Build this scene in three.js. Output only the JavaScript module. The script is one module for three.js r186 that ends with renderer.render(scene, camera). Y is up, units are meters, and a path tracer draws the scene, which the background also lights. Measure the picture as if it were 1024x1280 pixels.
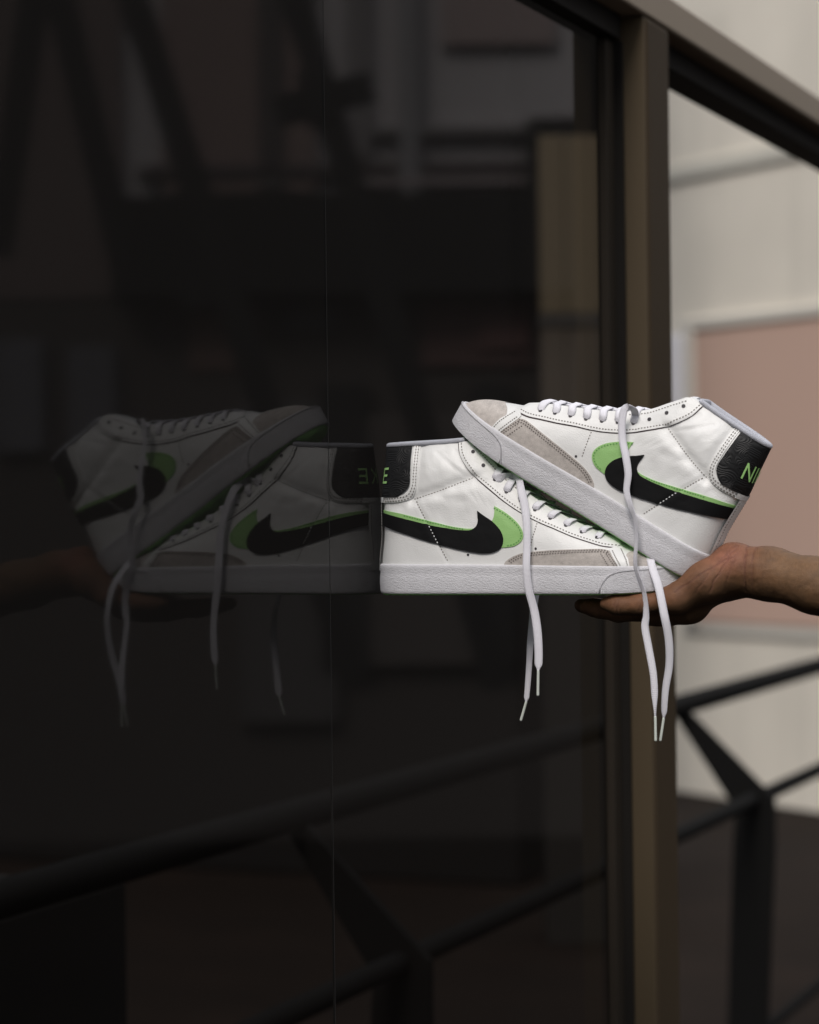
import * as THREE from 'three';
import { mergeGeometries, mergeVertices, toCreasedNormals } from 'three/addons/utils/BufferGeometryUtils.js';
import { ImprovedNoise } from 'three/addons/math/ImprovedNoise.js';
import { RoundedBoxGeometry } from 'three/addons/geometries/RoundedBoxGeometry.js';

// ------------------------------------------------------------------ camera, sky, sun, exposure
// World: the glass front stands in the plane x = 0 and runs along z; x points out of it, y is up.
const scene = new THREE.Scene();
const camera = new THREE.PerspectiveCamera(2 * Math.atan(640 / 3022) * 180 / Math.PI, 819 / 1024, 0.05, 300);
camera.position.set(0.943, 1.5, 2.19);
camera.rotation.order = 'YXZ';
camera.rotation.set(THREE.MathUtils.degToRad(-0.076), Math.atan(1254 / 3022), THREE.MathUtils.degToRad(-0.7));
camera.focus = 2.34;
camera.userData.fStop = 4.2;
scene.add(camera);

const renderer = new THREE.WebGLRenderer({ antialias: true });
renderer.setSize(819, 1024);
renderer.toneMapping = THREE.LinearToneMapping;
renderer.toneMappingExposure = 1.48;
renderer.shadowMap.enabled = true;

{ // overcast sky: horizon kept extra dim to leave undersides dark
  const w = 128, h = 64, d = new Float32Array(w * h * 4);
  for (let j = 0; j < h; j++) for (let i = 0; i < w; i++) {
    const el = ((j + 0.5) / h - 0.5) * Math.PI, up = Math.max(0, Math.sin(el));
    const L = el > 0 ? 0.15 + 0.74 * up : 0.04;
    const o = (j * w + i) * 4;
    d[o] = L * 0.97; d[o + 1] = L * 1.0; d[o + 2] = L * 1.06; d[o + 3] = 1;
  }
  const t = new THREE.DataTexture(d, w, h, THREE.RGBAFormat, THREE.FloatType);
  t.mapping = THREE.EquirectangularReflectionMapping;
  t.magFilter = THREE.LinearFilter; t.minFilter = THREE.LinearFilter; t.needsUpdate = true;
  scene.background = t; scene.environment = t; 
}
const sun = new THREE.DirectionalLight(0xfff7f0, 1.5);
sun.position.set(1.3, 8.4, 6.7); sun.target.position.set(0.2, 1.4, 0);
sun.castShadow = true; sun.shadow.radius = 40;
sun.shadow.camera.left = sun.shadow.camera.bottom = -12; sun.shadow.camera.right = sun.shadow.camera.top = 12; sun.shadow.camera.far = 60;
sun.shadow.mapSize.set(2048, 2048);
scene.add(sun, sun.target);

// ------------------------------------------------------------------ helpers
const rnd = (() => { let s = 12345; return () => { s = (s + 0x6d2b79f5) | 0; let t = Math.imul(s ^ (s >>> 15), 1 | s); t = (t + Math.imul(t ^ (t >>> 7), 61 | t)) ^ t; return ((t ^ (t >>> 14)) >>> 0) / 4294967296; }; })();
const noise3 = (() => { const n = new ImprovedNoise(); return (x, y, z = 0) => n.noise(x + 31.7, y + 17.3, z + 5.1); })();
const fbm = (x, y, z = 0) => noise3(x, y, z) * 0.55 + noise3(2.1 * x, 2.1 * y, z) * 0.28 + noise3(4.3 * x, 4.3 * y, z) * 0.17;
const clamp = (x, a, b) => Math.min(b, Math.max(a, x)), lerp = (a, b, t) => a + (b - a) * t;
const sstep = (a, b, x) => { const t = clamp((x - a) / (b - a), 0, 1); return t * t * (3 - 2 * t); };
const used = {};
function numbered(name) { used[name] = (used[name] ?? -1) + 1; return used[name] ? name + '_' + String(used[name]).padStart(3, '0') : name; }
function mesh(name, geo, mat, parent, label) {
  const m = new THREE.Mesh(geo, mat); m.name = parent ? name : numbered(name); m.castShadow = m.receiveShadow = true;
  if (label) m.userData.label = label;
  (parent ?? scene).add(m); return m;
}
function thing(name, label, category, pos = [0, 0, 0], group) {
  const g = new THREE.Group(); g.name = numbered(name); g.position.set(...pos); g.userData = { label, category };
  if (group) g.userData.group = group;
  scene.add(g); return g;
}
function spline(pts) { // monotone cubic through [x, y] pairs
  const n = pts.length, d = [], m = [];
  for (let i = 0; i < n - 1; i++) d.push((pts[i + 1][1] - pts[i][1]) / (pts[i + 1][0] - pts[i][0]));
  m.push(d[0]); for (let i = 1; i < n - 1; i++) m.push(d[i - 1] * d[i] <= 0 ? 0 : 2 / (1 / d[i - 1] + 1 / d[i])); m.push(d[n - 2]);
  return (x) => {
    if (x <= pts[0][0]) return pts[0][1]; if (x >= pts[n - 1][0]) return pts[n - 1][1];
    let i = 0; while (x > pts[i + 1][0]) i++;
    const h = pts[i + 1][0] - pts[i][0], t = (x - pts[i][0]) / h, a = t * t * t, b = t * t;
    return (2 * a - 3 * b + 1) * pts[i][1] + (a - 2 * b + t) * h * m[i] + (3 * b - 2 * a) * pts[i + 1][1] + (a - b) * h * m[i + 1];
  };
}
function smooth(pts, n = 6) { // Catmull-Rom through 2-D points
  if (pts.length < 3) return pts;
  const out = [];
  for (let i = 0; i < pts.length - 1; i++) {
    const p0 = pts[Math.max(0, i - 1)], p1 = pts[i], p2 = pts[i + 1], p3 = pts[Math.min(pts.length - 1, i + 2)];
    for (let k = 0; k < n; k++) {
      const t = k / n, f = (c) => 0.5 * (2 * p1[c] + (p2[c] - p0[c]) * t + (2 * p0[c] - 5 * p1[c] + 4 * p2[c] - p3[c]) * t * t + (3 * p1[c] - p0[c] - 3 * p2[c] + p3[c]) * t * t * t);
      out.push([f(0), f(1)]);
    }
  }
  out.push(pts[pts.length - 1]); return out;
}
const path = (...segs) => segs.flatMap((s) => smooth(s));
function dense(pts, step, closed) {
  const out = [];
  for (let i = 0; i < pts.length - (closed ? 0 : 1); i++) {
    const a = pts[i], b = pts[(i + 1) % pts.length], L = Math.hypot(b[0] - a[0], b[1] - a[1]), n = Math.max(1, Math.ceil(L / step));
    for (let k = 0; k < n; k++) out.push([lerp(a[0], b[0], k / n), lerp(a[1], b[1], k / n)]);
  }
  if (!closed) out.push(pts[pts.length - 1]);
  return out;
}
function even(pts, step) { // points at equal spacing along a polyline, with directions
  const out = []; let left = step / 2;
  for (let i = 0; i < pts.length - 1; i++) {
    const a = pts[i], b = pts[i + 1], L = Math.hypot(b[0] - a[0], b[1] - a[1]); let at = left;
    while (at < L) { out.push([lerp(a[0], b[0], at / L), lerp(a[1], b[1], at / L), (b[0] - a[0]) / L, (b[1] - a[1]) / L]); at += step; }
    left = at - L;
  }
  return out;
}
function offsetLine(pts, d) { // to the left of the direction of travel for d > 0
  return pts.map((p, i) => {
    const a = pts[Math.max(0, i - 1)], b = pts[Math.min(pts.length - 1, i + 1)], L = Math.hypot(b[0] - a[0], b[1] - a[1]) || 1;
    return [p[0] - (b[1] - a[1]) / L * d, p[1] + (b[0] - a[0]) / L * d];
  });
}
function geometry(pos, idx, uv) {
  const g = new THREE.BufferGeometry();
  g.setAttribute('position', new THREE.Float32BufferAttribute(pos, 3));
  g.setAttribute('uv', new THREE.Float32BufferAttribute(uv, 2));
  g.setIndex(idx); g.computeVertexNormals(); return g;
}
function box(x0, x1, y0, y1, z0, z1, r = 0.002) {
  const g = new RoundedBoxGeometry(x1 - x0, y1 - y0, z1 - z0, 2, Math.min(r, 0.49 * Math.min(x1 - x0, y1 - y0, z1 - z0)));
  g.translate((x0 + x1) / 2, (y0 + y1) / 2, (z0 + z1) / 2); return g;
}
function bar(a, b, w, h, r = 0.004, up = [0, 1, 0]) { // a rounded bar from a to b
  const A = new THREE.Vector3(...a), B = new THREE.Vector3(...b), L = A.distanceTo(B);
  const g = new RoundedBoxGeometry(w, h, L, 2, Math.min(r, 0.49 * w, 0.49 * h));
  const m = new THREE.Matrix4().lookAt(B, A, new THREE.Vector3(...up)); m.setPosition(A.add(B).multiplyScalar(0.5));
  g.applyMatrix4(m); return g;
}
function tex(n, f, repeat, color) {
  const d = new Uint8Array(n * n * 4);
  for (let j = 0; j < n; j++) for (let i = 0; i < n; i++) {
    const c = f(i / n, j / n), o = (j * n + i) * 4;
    if (Array.isArray(c)) { d[o] = c[0] * 255; d[o + 1] = c[1] * 255; d[o + 2] = c[2] * 255; } else d[o] = d[o + 1] = d[o + 2] = clamp(c, 0, 1) * 255;
    d[o + 3] = 255;
  }
  const t = new THREE.DataTexture(d, n, n); t.wrapS = t.wrapT = THREE.RepeatWrapping; t.magFilter = THREE.LinearFilter; t.minFilter = THREE.LinearMipmapLinearFilter;
  t.generateMipmaps = true; t.repeat.set(repeat, repeat); if (color) t.colorSpace = THREE.SRGBColorSpace; t.needsUpdate = true; return t;
}
// tileable noise: noise on a torus blended over the edges
const tile = (f) => (u, v) => { const a = f(u, v), b = f(u - 1, v), c = f(u, v - 1), d = f(u - 1, v - 1); return lerp(lerp(a, b, sstep(0.75, 1, u)), lerp(c, d, sstep(0.75, 1, u)), sstep(0.75, 1, v)); };

// ------------------------------------------------------------------ materials
const std = (o) => new (o.specularIntensity === undefined ? THREE.MeshStandardMaterial : THREE.MeshPhysicalMaterial)({ roughness: 0.6, ...o, color: new THREE.Color().setRGB(...(o.color ?? [1, 1, 1])), side: o.side ?? THREE.DoubleSide });
const grainTex = tex(256, tile((u, v) => 0.5 + 0.7 * fbm(u * 40, v * 40)), 25);           // uv in metres: a 4 cm tile
const pebbleTex = tex(256, tile((u, v) => { const a = noise3(u * 46, v * 46, 3) + 0.5 * noise3(u * 83 + 9, v * 83, 5) + 0.4 * noise3(u * 15, v * 15, 8); return 0.5 + 0.45 * a; }), 28);
const suedeTex = tex(256, tile((u, v) => 0.5 + 0.8 * noise3(u * 90, v * 90, 7)), 25);
const suedeMap = tex(256, tile((u, v) => 0.90 + 0.16 * noise3(u * 70, v * 70, 7) + 0.08 * noise3(u * 9, v * 9, 3)), 25, true);
const swirlTex = tex(256, tile((u, v) => 0.5 + 0.5 * Math.sin(44 * (noise3(u * 2.4, v * 2.4, 2) + 0.15 * v))), 25);
const weaveTex = tex(128, (u, v) => 0.5 + 0.25 * Math.sin(u * 2 * Math.PI * 12) + 0.25 * Math.sin(v * 2 * Math.PI * 20), 90);
const M = {
  leather: std({ color: [0.735, 0.735, 0.722], roughness: 0.42, bumpMap: grainTex, bumpScale: 0.00025 }),
  foxing: std({ color: [0.635, 0.63, 0.655], roughness: 0.7, bumpMap: pebbleTex, bumpScale: 0.0008 }),
  bumper: std({ color: [0.62, 0.615, 0.64], roughness: 0.7, bumpMap: pebbleTex, bumpScale: 0.0010 }),
  green: std({ color: [0.2805, 0.51, 0.1742], roughness: 0.5, bumpMap: grainTex, bumpScale: 0.0002 }),
  outsole: std({ color: [0.42, 0.92, 0.27], roughness: 0.65, bumpMap: pebbleTex, bumpScale: 0.0006 }),
  black: std({ color: [0.0068, 0.0068, 0.007225], specularIntensity: 0.25, roughness: 0.7, bumpMap: grainTex, bumpScale: 0.0001 }),
  tab: std({ color: [0.0068, 0.0068, 0.007225], specularIntensity: 0.55, roughness: 0.5, bumpMap: swirlTex, bumpScale: 0.00022 }),
  letter: std({ color: [0.357, 0.646, 0.221], roughness: 0.5 }),
  suede: std({ color: [0.60, 0.55, 0.51], map: suedeMap, roughness: 0.95, bumpMap: suedeTex, bumpScale: 0.0004 }),
  binding: std({ color: [0.609, 0.622, 0.6873], roughness: 0.85, bumpMap: weaveTex, bumpScale: 0.0003 }),
  lace: std({ color: [0.80, 0.79, 0.845], roughness: 0.85, bumpMap: weaveTex, bumpScale: 0.0003 }),
  lining: std({ color: [0.62, 0.62, 0.63], roughness: 0.9 }),
  aglet: new THREE.MeshPhysicalMaterial({ color: new THREE.Color().setRGB(0.62, 0.66, 0.6), roughness: 0.2, clearcoat: 0.6, side: THREE.DoubleSide }),
  hole: std({ color: [0.018, 0.014, 0.02], roughness: 0.6 }),
  threadShade: std({ color: [0.20, 0.185, 0.17], roughness: 0.9 }),  // dark stitch tones carry the shade of the needle holes
  threadDark: std({ color: [0.13, 0.115, 0.105], roughness: 0.9 }),
  threadWhite: std({ color: [0.68, 0.68, 0.68], roughness: 0.9 }),
  threadGreen: std({ color: [0.10, 0.30, 0.07], roughness: 0.9 }),
  edge: std({ color: [0.10, 0.075, 0.08], roughness: 0.8 }),
};

// ------------------------------------------------------------------ the sneakers
// Shoe space, metres: s from heel to toe, y up from the ground, z towards the outer side.
const heelLine = spline([[0, 0.0], [0.03, 0.0015], [0.06, 0.004], [0.095, 0.0035], [0.12, 0.006], [0.148, 0.008]]);
const midM = spline([[0.035, 0.0335], [0.055, 0.0349], [0.08, 0.0345], [0.11, 0.0355], [0.15, 0.0395], [0.185, 0.0445], [0.21, 0.046]]);
const outline = (s) => s <= 0 || s >= 0.294 ? 0 : s < 0.035 ? 0.0335 * Math.sqrt(Math.max(0, 1 - ((0.035 - s) / 0.035) ** 2.2)) : s < 0.21 ? midM(s) : 0.046 * Math.max(0, 1 - ((s - 0.21) / 0.084) ** 2.3) ** 0.555;
const topLine = spline([[0, 0.1440], [0.03, 0.1452], [0.06, 0.1463], [0.08, 0.1476], [0.089, 0.1482], [0.0955, 0.1462], [0.103, 0.1385], [0.111, 0.1295], [0.1204, 0.1188], [0.1325, 0.1092], [0.145, 0.1016], [0.16, 0.0935], [0.175, 0.0865], [0.19, 0.0800], [0.205, 0.0735], [0.22, 0.0665], [0.2294, 0.0610], [0.237, 0.0552], [0.2496, 0.0500], [0.2588, 0.0463], [0.2683, 0.0425], [0.2784, 0.0370], [0.2865, 0.0305], [0.292, 0.0245]]);
const openWidth = spline([[0, 0.46], [0.07, 0.41], [0.1, 0.45], [0.15, 0.55], [0.2, 0.48], [0.226, 0.42], [0.242, 0.0], [0.3, 0]]);
const tapeTop = spline([[0, 0.0292], [0.1, 0.0285], [0.2, 0.0268], [0.25, 0.0262], [0.294, 0.0268]]);
const spring = (s) => s > 0.2 ? 0.0052 * ((s - 0.2) / 0.094) ** 2 : 0;
const Y0 = 0.022;
const SEAM1 = [[0.0385, 0.0918], [0.062, 0.0992], [0.0965, 0.1125]], SEAM2 = [[0.0415, 0.0905], [0.0555, 0.0648], [0.0727, 0.031]], SEAMV = [[0.157, 0.0725], [0.1515, 0.0480]];
function segDist(p, line) {
  let best = 1; for (let i = 0; i < line.length - 1; i++) {
    const [ax, ay] = line[i], [bx, by] = line[i + 1], dx = bx - ax, dy = by - ay, t = clamp(((p[0] - ax) * dx + (p[1] - ay) * dy) / (dx * dx + dy * dy), 0, 1);
    best = Math.min(best, Math.hypot(p[0] - ax - dx * t, p[1] - ay - dy * t));
  } return best;
}
const BANDLINE = [[0.0435, 0.144], [0.0435, 0.112], [0.0418, 0.1005], [0.0365, 0.0915], [0.024, 0.0880], [0.010, 0.0872]];
const CREASES = [[[0.078, 0.1385], [0.088, 0.123], [0.0955, 0.114]], [[0.060, 0.137], [0.077, 0.122], [0.090, 0.1135]], [[0.083, 0.128], [0.091, 0.117]], [[0.062, 0.095], [0.085, 0.0915], [0.103, 0.094]], [[0.012, 0.0872], [0.026, 0.0862], [0.036, 0.0885]], [[0.07, 0.0905], [0.088, 0.088]], [[0.016, 0.0842], [0.03, 0.0830]]];
function relief(s, y) { // padding, quilted seams and creases of the leather
  const g = (d, w) => Math.exp(-((d / w) ** 2));
  let d = 0.0034 * Math.exp(-(((s - 0.062) / 0.024) ** 2) - (((y - 0.123) / 0.018) ** 2));
  d += 0.0018 * Math.exp(-(((s - 0.075) / 0.03) ** 2) - (((y - 0.094) / 0.011) ** 2));
  d -= 0.0016 * g(segDist([s, y], BANDLINE), 0.0038);
  d -= 0.0030 * g(segDist([s, y], SEAM1), 0.0042) + 0.0008 * g(segDist([s, y], SEAM2), 0.0018) + 0.0004 * g(segDist([s, y], SEAMV), 0.0012);
  for (const c of CREASES) d -= 0.0009 * g(segDist([s, y], c), 0.0017);
  d += 0.0011 * fbm(s * 70 + y * 40, y * 50 - s * 30) * sstep(0.02, 0.05, s) * sstep(0.16, 0.10, s) * sstep(0.03, 0.09, y);
  d += 0.0005 * fbm(s * 60, y * 60, 4);
  return d * sstep(0, 0.02, s) * sstep(0.27, 0.2, s);
}
function halfWidth(s, y, flat) {
  const h = heelLine(y), q = s < 0.12 ? (s - h) / (1 - h / 0.12) : s;
  const B = 0.945 * outline(q * 1.006), T = topLine(s), v = clamp((y - Y0) / Math.max(0.001, T - Y0), 0, 1), e = openWidth(s);
  const w = B * Math.sqrt((1 - v ** 2.4) * (1 - e * e) + e * e);
  return flat || w <= 0 ? Math.max(0, w) : w + relief(s, y) * sstep(0, 0.012, w);
}
const unheel = (q, y) => q < 0.12 ? q + heelLine(y) * (1 - q / 0.12) : q;
function onSide(s, y, off, side) { // point of the upper's surface, moved out along its normal
  const w = halfWidth(s, y), e = 0.0005;
  const ws = (halfWidth(s + e, y) - halfWidth(s - e, y)) / (2 * e), wy = (halfWidth(s, y + e) - halfWidth(s, y - e)) / (2 * e);
  const L = Math.hypot(ws, wy, 1);
  return [s - ws / L * off, y - wy / L * off, side * (w + off / L)];
}
function makeShoe(name, label, flip, squash, lowered) {
  const root = thing(name, label, 'sneaker', [0, 0, 0]);
  const fix = (p) => { // the shoe's mirror image for the other foot; the lower toe gives under the weight on it
    const k = squash ? lerp(1, 0.70, sstep(0.11, 0.235, p[0])) : 1;
    const y = p[1] > 0.027 ? 0.027 + (p[1] - 0.027) * k : p[1];
    return [flip ? -p[0] : p[0] * (squash ? 1.055 : 1), y, p[2]];
  };
  const build = (P, idx, uv, keepIndex) => {
    const pos = []; for (const p of P) pos.push(...fix(p));
    if (flip && !keepIndex) for (let i = 0; i < idx.length; i += 3) { const t = idx[i]; idx[i] = idx[i + 1]; idx[i + 1] = t; }
    return geometry(pos, idx, uv);
  };
  // a grid of points f(i, j) -> [s, y, z]
  const grid = (ni, nj, f, skip, uvf) => {
    const P = [], uv = [], idx = [];
    for (let i = 0; i <= ni; i++) for (let j = 0; j <= nj; j++) { const p = f(i / ni, j / nj, i, j); P.push(p); uv.push(...(uvf ? uvf(i / ni, j / nj, p) : [p[0], p[1]])); }
    for (let i = 0; i < ni; i++) for (let j = 0; j < nj; j++) {
      if (skip && skip(i, j)) continue;
      const a = i * (nj + 1) + j, b = a + nj + 1; idx.push(a, b, a + 1, b, b + 1, a + 1);
    }
    return build(P, idx, uv);
  };
  const weld = (g) => { g.deleteAttribute('normal'); const uv = g.attributes.uv; const m = mergeVertices(g, 1e-6); m.computeVertexNormals(); return m; };
  // a panel: the polygon, in side view, laid on the surface with a thickness
  const panel = (poly, off, side, cell = 0.0018) => {
    const pd = dense(poly, cell, true); let area = 0;
    for (let i = 0; i < pd.length; i++) { const a = pd[i], b = pd[(i + 1) % pd.length]; area += a[0] * b[1] - a[1] * b[0]; }
    if (area < 0) pd.reverse();
    let x0 = 9, x1 = -9, y0 = 9, y1 = -9; for (const [x, y] of pd) { x0 = Math.min(x0, x); x1 = Math.max(x1, x); y0 = Math.min(y0, y); y1 = Math.max(y1, y); }
    const P = [], uv = [], idx = [], key = new Map();
    const put = (x, y) => { const k = Math.round(x * 1e6) + ',' + Math.round(y * 1e6); if (!key.has(k)) { key.set(k, P.length); P.push(onSide(x, y, off, side)); uv.push(x, y); } return key.get(k); };
    const clip = (pts, c, lim, sgn) => { const out = []; for (let i = 0; i < pts.length; i++) { const a = pts[i], b = pts[(i + 1) % pts.length], da = (a[c] - lim) * sgn, db = (b[c] - lim) * sgn; if (da >= 0) out.push(a); if ((da > 0 && db < 0) || (da < 0 && db > 0)) { const t = da / (da - db); out.push([lerp(a[0], b[0], t), lerp(a[1], b[1], t)]); } } return out; };
    for (let x = x0; x < x1; x += cell) {
      let col = clip(pd, 0, x, 1); col = clip(col, 0, x + cell, -1); if (col.length < 3) continue;
      for (let y = y0; y < y1; y += cell) {
        let c = clip(col, 1, y, 1); c = clip(c, 1, y + cell, -1); if (c.length < 3) continue;
        const v = c.map((p) => new THREE.Vector2(p[0], p[1]));
        for (const t of THREE.ShapeUtils.triangulateShape(v, [])) { const [a, b, d] = t.map((k) => put(c[k][0], c[k][1])); if (a !== b && b !== d && a !== d) side > 0 ? idx.push(a, b, d) : idx.push(b, a, d); }
      }
    }
    const top = build(P, idx, uv);
    const Q = [], quv = [], qi = [];
    pd.forEach(([x, y], i) => { Q.push(onSide(x, y, off, side), onSide(x, y, -0.0006, side)); quv.push(x, y, x, y + off); const a = 2 * i, b = 2 * ((i + 1) % pd.length); side > 0 ? qi.push(a, a + 1, b, b, a + 1, b + 1) : qi.push(a + 1, a, b, a + 1, b, b + 1); });
    const wall = build(Q, qi, quv);
    return { top, wall, both: mergeGeometries([top, wall]) };
  };
  const stitches = (line, off, side, step = 0.0029, len = 0.0014, wide = 0.0009) => {
    const out = [];
    for (const [x, y, dx, dy] of even(line, step)) {
      const c = onSide(x, y, off, side), a = fix(onSide(x - dx * len / 2, y - dy * len / 2, off, side)), b = fix(onSide(x + dx * len / 2, y + dy * len / 2, off, side)), n0 = fix(onSide(x, y, off + 0.001, side)), c0 = fix(c);
      const A = new THREE.Vector3(...a), B = new THREE.Vector3(...b), N = new THREE.Vector3(...n0).sub(new THREE.Vector3(...c0)).normalize(), X = B.clone().sub(A);
      const L = X.length(); X.normalize(); const Z = X.clone().cross(N).normalize();
      const g = new THREE.BoxGeometry(L, 0.0007, wide); g.applyMatrix4(new THREE.Matrix4().makeBasis(X, N, Z).setPosition(A.add(B).multiplyScalar(0.5))); out.push(g);
    }
    return out;
  };
  const ring = (n = 150) => { // closed outline of the sole as [s, z], evenly spread
    const pts = []; for (let k = 0; k <= n; k++) { const s = 0.147 * (1 - Math.cos(Math.PI * k / n)); pts.push([s, outline(s)]); }
    return [...pts, ...pts.slice(1, -1).reverse().map(([s, z]) => [s, -z])];
  };
  const R = ring(), RN = R.map((p, i) => { const a = R[(i + R.length - 1) % R.length], b = R[(i + 1) % R.length], L = Math.hypot(b[0] - a[0], b[1] - a[1]) || 1; return [-(b[1] - a[1]) / L, (b[0] - a[0]) / L]; });
  const RL = [0]; for (let i = 1; i <= R.length; i++) RL.push(RL[i - 1] + Math.hypot(R[i % R.length][0] - R[i - 1][0], R[i % R.length][1] - R[i - 1][1]));
  const wallRing = (rows, part) => { // rows: (s) => [[outset, y] ...]
    const P = [], uv = [], idx = [], n = R.length, k = rows(0.1).length;
    for (let i = 0; i <= n; i++) { const p = R[i % n], q = RN[i % n]; rows(p[0]).forEach(([o, y]) => { P.push([p[0] + q[0] * o, y, p[1] + q[1] * o]); uv.push(RL[i], y); }); }
    for (let i = 0; i < n; i++) { if (part && !(part(R[i][0]) && part(R[(i + 1) % n][0]))) continue; for (let j = 0; j < k - 1; j++) { const a = i * k + j, b = a + k; idx.push(a, a + 1, b, b, a + 1, b + 1); } }
    return build(P, idx, uv);
  };
  // ---- sole
  mesh('midsole', wallRing((s) => { const t = tapeTop(s), b = spring(s), h = t - b; return [[-0.006, t - 0.002], [-0.0012, t], [-0.0002, t - 0.0003], [0.0006, t - 0.0014], [0.0008, t - 0.004], [0.0003, b + h * 0.70], [0.0007, b + h * 0.62], [0.0010, b + h * 0.4], [0.0006, b + 0.003], [-0.0002, b + 0.0006], [-0.0012, b], [-0.0026, b]]; }), M.foxing, root);
  const capY = spline([[0.2150, 0.0004], [0.2205, 0.0115], [0.2271, 0.0183], [0.2378, 0.0214], [0.2581, 0.0229], [0.294, 0.0252]]);
  {
    const inB = (s) => s >= 0.2153;
    const b1 = wallRing((s) => { const b = spring(s), t = Math.max(b, capY(s)), o = 0.0016; return [[0.0004, t + 0.0004], [o - 0.0004, t + 0.0002], [o, t - 0.0006], [o, lerp(t, b, 0.35)], [o, lerp(t, b, 0.7)], [o - 0.0002, b + 0.0004], [0, b - 0.0002]]; }, inB);
    mesh('toe_bumper', b1, M.bumper, root);
    const line = dense(Array.from({ length: 60 }, (_, i) => { const s = lerp(0.2152, 0.2938, 1 - (1 - i / 59) ** 2); return [s, capY(s)]; }), 0.002);
    const rim = []; for (const side of [1, -1]) { const c = line.map(([s, y]) => { const e = 0.0006, w = outline(s), ws = (outline(Math.min(0.2939, s + e)) - outline(s - e)) / (2 * e), L = Math.hypot(1, ws); return new THREE.Vector3(...fix([s - ws / L * 0.0015, y, side * (w + 0.0015 / L)])); }); rim.push(new THREE.TubeGeometry(new THREE.CatmullRomCurve3(c), 90, 0.0007, 5)); }
    mesh('bumper_rim', mergeGeometries(rim), M.foxing, root);
  }
  {
    const wall = wallRing((s) => { const b = spring(s); return [[-0.003, b + 0.0004], [-0.0019, b + 0.0001], [-0.0021, b - 0.0007], [-0.0034, b - 0.0010]]; });
    const P = [], uv = [], idx = [], n = 100; // tread with a shallow wave along it
    for (let i = 0; i <= n; i++) for (let j = 0; j <= 24; j++) { const s = 0.0032 + 0.2876 * i / n, w = Math.max(0, outline(s) - 0.0032), z = lerp(-w, w, j / 24); P.push([s, spring(s) - 0.0010 + 0.0005 * Math.sin(s * 900 + 3 * Math.abs(z * 120 % 2 - 1)), z]); uv.push(s, z); }
    for (let i = 0; i < n; i++) for (let j = 0; j < 24; j++) { const a = i * 25 + j, b = a + 25; idx.push(a, b, a + 1, b, b + 1, a + 1); }
    mesh('outsole', mergeGeometries([wall, build(P, idx, uv)]), M.outsole, root, 'green rubber outsole');
  }
  // ---- upper body
  const NS = 150, NV = 46;
  const vOf = (j) => { const t = Math.abs(j - NV) / NV; return [Math.sin((1 - t) * Math.PI / 2), j < NV ? 1 : -1]; };
  const bodyPoint = (i, j, inset) => {
    const q = 0.2915 * (1 - Math.cos(Math.PI * i / NS)) / 2; let [v, side] = vOf(j > NV ? j - 1 : j); if (j > NV) side = -1;
    const T0 = topLine(q), y = Y0 + v * (T0 - Y0), s = unheel(q, y), w = halfWidth(s, Math.min(y, topLine(s)));
    return inset ? [s + (q < 0.02 ? inset * (1 - q / 0.02) : 0), y, side * Math.max(0, w - inset)] : [s, y, side * w];
  };
  const openAt = (i) => openWidth(0.2915 * (1 - Math.cos(Math.PI * (i + 1) / NS)) / 2) > 0.02;
  mesh('upper', weld(grid(NS, 2 * NV + 1, (a, b, i, j) => bodyPoint(i, j, 0), (i, j) => j === NV && openAt(i))), M.leather, root);
  mesh('lining', weld(grid(NS, 2 * NV + 1, (a, b, i, j) => bodyPoint(i, j, 0.0032), (i, j) => (j === NV && openAt(i)) || i > 118 || Math.abs(j - NV) > 34)), M.lining, root);
  { // insole
    const P = [], uv = [], idx = []; for (let i = 0; i <= 40; i++) for (let j = 0; j <= 6; j++) { const s = 0.012 + 0.23 * i / 40, w = 0.86 * outline(s); P.push([s, 0.036, lerp(-w, w, j / 6)]); uv.push(s, j / 100); }
    for (let i = 0; i < 40; i++) for (let j = 0; j < 6; j++) { const a = i * 7 + j, b = a + 7; idx.push(a, b, a + 1, b, b + 1, a + 1); }
    mesh('insole', build(P, idx, uv), M.lining, root);
  }
  { // tongue, two skins and an edge
    const f = (top) => (a, b) => { const s = lerp(0.0905, 0.2365, a), w = 0.97 * halfWidth(s, topLine(s), true), u = 2 * b - 1; return [s, topLine(s) - (squash ? 0.0085 : 0.0035) + 0.0055 * (1 - u * u) - (top ? 0 : 0.004), w * u]; };
    mesh('tongue', mergeGeometries([grid(60, 16, f(true)), grid(60, 16, f(false)), grid(1, 16, (a, b) => { const p = f(a < 0.5)(0, b); return p; })]), M.lining, root);
  }
  // ---- panels
  const GREEN = path([[0.0035, 0.0822], [0.0275, 0.0780], [0.0530, 0.0713], [0.0765, 0.0652], [0.0920, 0.0629], [0.0995, 0.0634]], [[0.105, 0.061], [0.113, 0.068], [0.1158, 0.0728], [0.1168, 0.0785], [0.1165, 0.0846]], [[0.1165, 0.0846], [0.1295, 0.0772], [0.1395, 0.0688], [0.1443, 0.0600], [0.1432, 0.0525], [0.1362, 0.0466], [0.125, 0.0446]], [[0.11, 0.048], [0.05, 0.060], [0.02, 0.069], [0.0035, 0.0745]]);
  const BLACK = path([[0.0035, 0.0800], [0.0265, 0.0742], [0.0520, 0.0676], [0.0715, 0.0635], [0.0905, 0.0612], [0.0980, 0.0634], [0.1012, 0.0690], [0.1008, 0.0800]], [[0.1008, 0.0800], [0.1065, 0.0755], [0.1160, 0.0688], [0.1232, 0.0605], [0.1258, 0.0522], [0.1235, 0.0446], [0.1165, 0.0402], [0.1065, 0.0390], [0.0910, 0.0412], [0.0722, 0.0457], [0.0520, 0.0515], [0.0260, 0.0603], [0.0035, 0.0682]]);
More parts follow.
